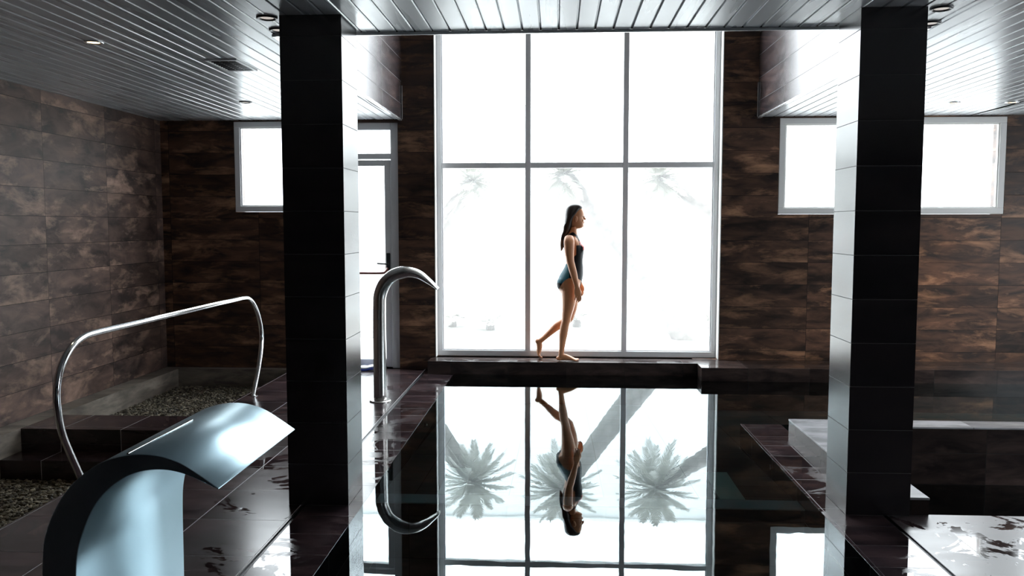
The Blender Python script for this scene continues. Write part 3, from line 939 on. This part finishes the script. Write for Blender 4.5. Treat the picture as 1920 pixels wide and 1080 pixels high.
def interp(rows, n=3):
    """Smooth the table of rows with a spline."""
    A = [Vector(r) for r in [(a, b, c * 1000, d) for a, b, c, d in rows]]
    P = [A[0] * 2 - A[1]] + A + [A[-1] * 2 - A[-2]]
    o = []
    for i in range(1, len(P) - 2):
        for k in range(n):
            t = k / n
            a, b, c, d = P[i - 1], P[i], P[i + 1], P[i + 2]
            v = 0.5 * ((2 * b) + (-a + c) * t + (2 * a - 5 * b + 4 * c - d) * t * t + (-a + 3 * b - 3 * c + d) * t ** 3)
            o.append((v[0], v[1], v[2] / 1000, v[3]))
    o.append(tuple((A[-1][0], A[-1][1], A[-1][2] / 1000, A[-1][3])))
    return o


TORSO = [(1082, 1068, 0.050, 426), (1082, 1066, 0.052, 434), (1083, 1062, 0.070, 441), (1085, 1057.5, 0.125, 447), (1088.5, 1056, 0.150, 454), (1092, 1056.5, 0.148, 461),
         (1094, 1057.5, 0.142, 467), (1093.6, 1059, 0.130, 476), (1092.3, 1061, 0.115, 487), (1092.6, 1061, 0.113, 496), (1093.2, 1057, 0.128, 505), (1093.2, 1051.5, 0.150, 514),
         (1092, 1047.5, 0.168, 523), (1089.5, 1046, 0.175, 531), (1086.5, 1047.5, 0.172, 540), (1081, 1052, 0.145, 548), (1076, 1058, 0.08, 553)]
HEAD = [(1083, 1073, 0.030, 385.5), (1088.5, 1067.5, 0.052, 388), (1092, 1064.5, 0.064, 393), (1094, 1063, 0.071, 399), (1094.4, 1062.5, 0.0735, 404), (1093.2, 1062.5, 0.0735, 408),
        (1093.8, 1064, 0.071, 413), (1093.8, 1066.5, 0.065, 418), (1094, 1070, 0.055, 423), (1092.5, 1074, 0.042, 427), (1087, 1076, 0.026, 429.5)]


def limb(bm, rows, seg=20):
    """rows: (px, py, dy, r_profile, r_width)"""
    pts = [B(r[0], r[1], r[2]) for r in rows]
    A = spline([p for p in pts], 4)
    rr = spline([Vector((r[3], r[4], 0)) for r in rows], 4)
    tube(bm, A, [(v.y, v.x) for v in rr], seg)      # first radius along the body's width axis


def add_core(bm):
    loft(bm, interp(TORSO))
    loft(bm, interp(HEAD))
    # nose, lips, chin, ears
    ellipsoid(bm, B(1095.8, 411.0), (0.016, 0.013, 0.012), rot=Matrix.Rotation(0.3, 3, 'Y'))
    ellipsoid(bm, B(1094.2, 407.5), (0.010, 0.009, 0.022), rot=Matrix.Rotation(-0.35, 3, 'Y'))
    ellipsoid(bm, B(1094.0, 416.3), (0.010, 0.021, 0.007)); ellipsoid(bm, B(1093.8, 418.6), (0.010, 0.019, 0.007))
    ellipsoid(bm, B(1092.2, 424.3), (0.015, 0.02, 0.014))
    for s in (-1, 1):
        ellipsoid(bm, B(1079.3, 411.8, s * 0.0765), (0.017, 0.010, 0.031), rot=Matrix.Rotation(0.15, 3, 'Y'))
        ellipsoid(bm, B(1091.5, 414, s * 0.028), (0.016, 0.02, 0.02))
        ellipsoid(bm, B(1088.5, 466, s * 0.062), (0.036, 0.052, 0.045))       # bust
        ellipsoid(bm, B(1055.5, 532, s * 0.078), (0.062, 0.082, 0.075))      # seat
    # supporting leg (towards the viewer)
    limb(bm, [(1068, 530, -0.082, 0.095, 0.085), (1068.5, 545, -0.086, 0.090, 0.086), (1067.5, 560, -0.086, 0.078, 0.080), (1065.5, 577, -0.084, 0.064, 0.066), (1063, 592, -0.082, 0.051, 0.055),
              (1061.5, 602, -0.082, 0.046, 0.050), (1059, 613, -0.083, 0.047, 0.050), (1057, 626, -0.084, 0.046, 0.049), (1055.3, 641, -0.085, 0.036, 0.040), (1054, 655, -0.086, 0.029, 0.031), (1053, 664, -0.087, 0.029, 0.030), (1052, 669, -0.087, 0.026, 0.027)])
    ellipsoid(bm, B(1067, 599, -0.082), (0.022, 0.036, 0.036))
    # its foot
    ellipsoid(bm, B(1049.5, 670.5, -0.087), (0.034, 0.031, 0.0275))
    limb(bm, [(1051, 668.5, -0.087, 0.036, 0.030), (1060, 668.3, -0.088, 0.035, 0.034), (1069, 670.0, -0.090, 0.027, 0.040), (1077, 672.3, -0.092, 0.017, 0.044), (1080, 673.2, -0.092, 0.012, 0.040)])
    for k, (tx, r) in enumerate(((1086.0, 0.0120), (1085.2, 0.0092), (1084.0, 0.0088), (1082.6, 0.0084), (1081.0, 0.0080))):
        y = -0.092 + 0.036 - k * 0.0175
        limb(bm, [(1077, 673.0, y, r, r), (tx - 2, 673.2, y, r, r), (tx, 674.0, y, r * 0.9, r * 0.9)], 10)
    # trailing leg
    limb(bm, [(1068, 530, 0.082, 0.095, 0.085), (1071, 545, 0.086, 0.088, 0.086), (1073.2, 560, 0.084, 0.076, 0.078), (1073.0, 577, 0.080, 0.062, 0.064), (1070.5, 590, 0.078, 0.052, 0.055),
              (1067.5, 599, 0.078, 0.048, 0.050), (1059, 605.5, 0.078, 0.046, 0.049), (1046, 613.5, 0.078, 0.047, 0.047), (1034, 624, 0.078, 0.037, 0.040), (1022, 635, 0.078, 0.029, 0.032), (1014, 641.5, 0.078, 0.029, 0.030), (1011, 644, 0.078, 0.024, 0.026)])
    ellipsoid(bm, B(1073, 597, 0.078), (0.024, 0.036, 0.034))
    ellipsoid(bm, B(1008.5, 643.0, 0.078), (0.030, 0.030, 0.030))
    limb(bm, [(1011, 643, 0.078, 0.034, 0.030), (1011.8, 652, 0.079, 0.033, 0.034), (1010.8, 661, 0.080, 0.026, 0.040), (1010.5, 667.5, 0.080, 0.017, 0.043), (1012, 670.5, 0.080, 0.012, 0.040)])
    for k, (tx, r) in enumerate(((1017.0, 0.0120), (1016.4, 0.0092), (1015.6, 0.0088), (1015.0, 0.0084), (1014.2, 0.0080))):
        y = 0.080 - 0.036 + k * 0.0175
        limb(bm, [(1011, 669, y, r, r), (tx - 3, 672.4, y, r, r), (tx, 673.8, y, r * 0.9, r * 0.9)], 10)


def add_arm(bm, s, rows, palm_c, fingers, thumb):
    limb(bm, rows)
    limb(bm, palm_c, 16)
    for f in fingers:
        limb(bm, f, 10)
    limb(bm, thumb, 10)


def finger(p0, p1, p2, p3, r):
    return [(*p0, r, r), (*p1, r * 0.97, r * 0.97), (*p2, r * 0.9, r * 0.9), (*p3, r * 0.75, r * 0.75)]


def add_arms(bm):
    # near arm hanging, slightly forward; palm towards the thigh, fingers half curled
    add_arm(bm, -1, [(1066.5, 446, -0.150, 0.050, 0.046), (1066.8, 453, -0.186, 0.056, 0.047), (1067, 463, -0.200, 0.053, 0.045), (1067.5, 475, -0.205, 0.047, 0.041), (1069, 488, -0.208, 0.041, 0.038),
                     (1071, 496, -0.210, 0.040, 0.038), (1074, 507, -0.212, 0.039, 0.036), (1077.5, 520, -0.213, 0.033, 0.030), (1080.3, 531, -0.214, 0.026, 0.023), (1081.5, 537, -0.214, 0.025, 0.020)],
            [(1081.3, 535, -0.214, 0.026, 0.018), (1082.4, 542, -0.215, 0.036, 0.016), (1083.2, 548, -0.214, 0.037, 0.014), (1083.6, 551, -0.212, 0.032, 0.011)],
            [finger((1087.5, 549, -0.213), (1088.7, 554.5, -0.214), (1088.4, 559, -0.205), (1087.2, 562, -0.194), 0.0086),
             finger((1084.8, 550, -0.213), (1085.4, 556.5, -0.214), (1085.2, 561.5, -0.204), (1084.2, 564, -0.192), 0.0088),
             finger((1082.0, 550, -0.213), (1081.8, 556, -0.214), (1081.4, 560.5, -0.204), (1080.6, 563, -0.193), 0.0084),
             finger((1079.4, 549, -0.213), (1078.6, 553.5, -0.213), (1078.0, 557.5, -0.205), (1077.6, 560, -0.196), 0.0076)],
            finger((1084.5, 540, -0.205), (1088.6, 544, -0.196), (1090.2, 549, -0.190), (1090.0, 552.5, -0.186), 0.0098))
    # far arm, mirrored, a little further forward
    add_arm(bm, 1, [(1068, 446, 0.150, 0.050, 0.046), (1069, 453, 0.186, 0.056, 0.047), (1070, 463, 0.200, 0.053, 0.045), (1072, 475, 0.205, 0.047, 0.041), (1075, 488, 0.208, 0.041, 0.038),
                    (1078, 496, 0.210, 0.040, 0.038), (1081.5, 507, 0.212, 0.037, 0.036), (1085, 519, 0.213, 0.031, 0.030), (1087.5, 528, 0.214, 0.025, 0.023), (1088.5, 533, 0.214, 0.024, 0.020)],
            [(1088.4, 531, 0.214, 0.025, 0.018), (1089.6, 538, 0.215, 0.034, 0.016), (1090.2, 544, 0.214, 0.035, 0.014), (1090.5, 547, 0.212, 0.030, 0.011)],
            [finger((1093.8, 545, 0.213), (1095.0, 550, 0.214), (1094.6, 554.5, 0.205), (1093.2, 557, 0.194), 0.0086),
             finger((1091.4, 546, 0.213), (1092.2, 552, 0.214), (1091.8, 557, 0.204), (1090.8, 559, 0.192), 0.0088),
             finger((1088.8, 546, 0.213), (1089.0, 552, 0.214), (1088.4, 556, 0.204), (1087.4, 558, 0.193), 0.0084),
             finger((1086.4, 545, 0.213), (1086.0, 549.5, 0.213), (1085.2, 553, 0.205), (1084.8, 555, 0.196), 0.0076)],
            finger((1091.5, 536, 0.205), (1095.0, 540, 0.196), (1096.0, 545, 0.190), (1095.6, 548.5, 0.186), 0.0098))


def remeshed(bm, voxel, smooth):
    me = bpy.data.meshes.new('tmp'); bmesh.ops.recalc_face_normals(bm, faces=bm.faces); bm.to_mesh(me); bm.free()
    o = bpy.data.objects.new('tmp', me); C.objects.link(o)
    r = o.modifiers.new('r', 'REMESH'); r.mode = 'VOXEL'; r.voxel_size = voxel; r.use_smooth_shade = True
    s = o.modifiers.new('s', 'SMOOTH'); s.iterations = smooth; s.factor = 0.5
    dg = bpy.context.evaluated_depsgraph_get()
    res = bpy.data.meshes.new_from_object(o.evaluated_get(dg))
    bpy.data.objects.remove(o); bpy.data.meshes.remove(me)
    for p in res.polygons:
        p.use_smooth = True
    return res


def skin_mat():
    m, nt, b = new_mat('skin')
    no = nd(nt, 'ShaderNodeTexNoise'); no.inputs['Scale'].default_value = 14.0
    nt.links.new(mixc(nt, no.outputs['Fac'], (0.48, 0.195, 0.085), (0.60, 0.27, 0.13)), b.inputs['Base Color'])
    b.inputs['Roughness'].default_value = 0.38
    b.inputs['Subsurface Weight'].default_value = 0.08
    b.inputs['Subsurface Radius'].default_value = (0.02, 0.008, 0.004)
    return m


M['skin'] = skin_mat()
M['suit'] = plain('black_swimsuit', (0.008, 0.008, 0.010), 0.5, spec=0.15)
M['suit_teal'] = plain('teal_swimsuit', (0.010, 0.075, 0.10), 0.5, spec=0.15)
M['suit_coral'] = plain('coral_print', (0.75, 0.12, 0.10), 0.55)
M['hair'] = plain('wet_dark_hair', (0.022, 0.014, 0.010), 0.32)
M['hair_tip'] = plain('lighter_hair', (0.10, 0.055, 0.03), 0.4)
M['eye'] = plain('eye', (0.03, 0.02, 0.015), 0.2)
M['lip'] = plain('lips', (0.42, 0.12, 0.09), 0.4)

woman = empty('person', (0.104, 9.0, 0.1375), label='woman in a black and teal swimsuit walking barefoot along the window ledge', cat='person')
bm = bmesh.new(); add_core(bm); core = remeshed(bm, 0.005, 4)
bm = bmesh.new(); add_core(bm); add_arms(bm)
body = remeshed(bm, 0.0036, 4)
body.materials.clear(); body.materials.append(M['skin'])
body.name = 'body'
bo = bpy.data.objects.new('body', body); C.objects.link(bo); bo.parent = woman


def ip(x, tab):
    if x <= tab[0][0]: return tab[0][1]
    for (a, b), (c, d) in zip(tab, tab[1:]):
        if x <= c: return b + (d - b) * (x - a) / (c - a)
    return tab[-1][1]


LEG = [(1046, 545), (1048.6, 542), (1050, 537), (1055.7, 528), (1061, 523), (1067, 520), (1077.7, 520), (1084, 521.5), (1089.4, 525), (1093, 529)]
bm = bmesh.new(); bm.from_mesh(core)
kill = []
for f in bm.faces:
    c = f.calc_center_median()
    px, py, dy = c.x / U + 1063, 675.6 - c.z / UZ, abs(c.y)
    lim = ip(px, LEG) + max(0.0, (0.085 - dy) / 0.085) * 30
    if px >= 1080:
        top = 454 if dy < 0.045 else (438 if dy < 0.088 else 448 + min(1, (dy - 0.088) / 0.03) * 12)
    else:
        top = 472 + (1084 - px) * 1.05
    strap = 0.055 < dy < 0.080 and 436 < py < 480
    inside = (top < py < lim) or (strap and py < 490)
    if not inside:
        kill.append(f)
    elif px < 1067 and py > 492 and py < 533 - (1067 - px) * 0.2:
        f.material_index = 1
    elif 453 < py < 468 and px > 1085 and 0.02 < dy < 0.10 and (int(px * 1.1 + py * 0.45) % 5 != 0):
        f.material_index = 2
bmesh.ops.delete(bm, geom=kill, context='FACES')
bm.normal_update()
for v in bm.verts:
    v.co += v.normal * 0.0035
link('swimsuit', bm, [M['suit'], M['suit_teal'], M['suit_coral']], woman, True)

# hair: swept back, falling behind the shoulders in a tail
HAIR = [(1081, 1075, 0.014, 382.9), (1085.5, 1070, 0.036, 383.9), (1089.6, 1065.6, 0.056, 386.3), (1091.8, 1062, 0.070, 390.5), (1089.6, 1060.3, 0.0785, 396), (1085.0, 1059.3, 0.0825, 402), (1079.5, 1059, 0.0830, 408), (1075.6, 1058.3, 0.081, 414),
        (1073.5, 1057.3, 0.077, 420), (1071.5, 1056.0, 0.070, 427), (1068.5, 1056.2, 0.060, 434), (1064.5, 1054.2, 0.050, 441), (1060.5, 1052, 0.042, 448), (1058.5, 1050.8, 0.036, 456), (1057, 1050.6, 0.027, 464), (1053.5, 1051.2, 0.010, 471)]
bm = bmesh.new(); loft(bm, interp(HAIR), power=2.2)
for k in range(16):      # loose wet locks that break the outline
    a = -1.3 + 2.6 * k / 15
    y = 0.062 * math.sin(a)
    tube(bm, spline([B(1062 + 6 * (1 - math.cos(a)), 412, y * 1.1), B(1058.5, 424 + k % 3, y), B(1057.0, 434, y * 0.75), B(1053.0, 446, y * 0.5), B(1051.8 + (k % 3), 460 + (k * 7 % 10), y * 0.35)], 4), 0.0085, 6)
hm = remeshed(bm, 0.0042, 3)
hb = bmesh.new(); hb.from_mesh(hm)
for f in hb.faces:
    c = f.calc_center_median()
    if 675.6 - c.z / UZ > 450:
        f.material_index = 1
link('hair', hb, [M['hair'], M['hair_tip']], woman, True)
for s in (-1, 1):
    bm = bmesh.new(); ellipsoid(bm, B(1091.4, 406.6, s * 0.031), (0.0095, 0.012, 0.0065), 12, 8)
    link('eye', bm, M['eye'], woman, True)
    bm = bmesh.new(); tube(bm, [B(1093.0, 403.2, s * 0.018), B(1092.6, 402.4, s * 0.035), B(1090.3, 403.0, s * 0.052)], [0.002, 0.003, 0.0015], 6)
    link('eyebrow', bm, M['hair'], woman, True)
bm = bmesh.new(); ellipsoid(bm, B(1094.6, 416.5), (0.010, 0.018, 0.004), 12, 8); ellipsoid(bm, B(1094.4, 418.2), (0.010, 0.016, 0.0045), 12, 8)
link('lips', bm, M['lip'], woman, True)
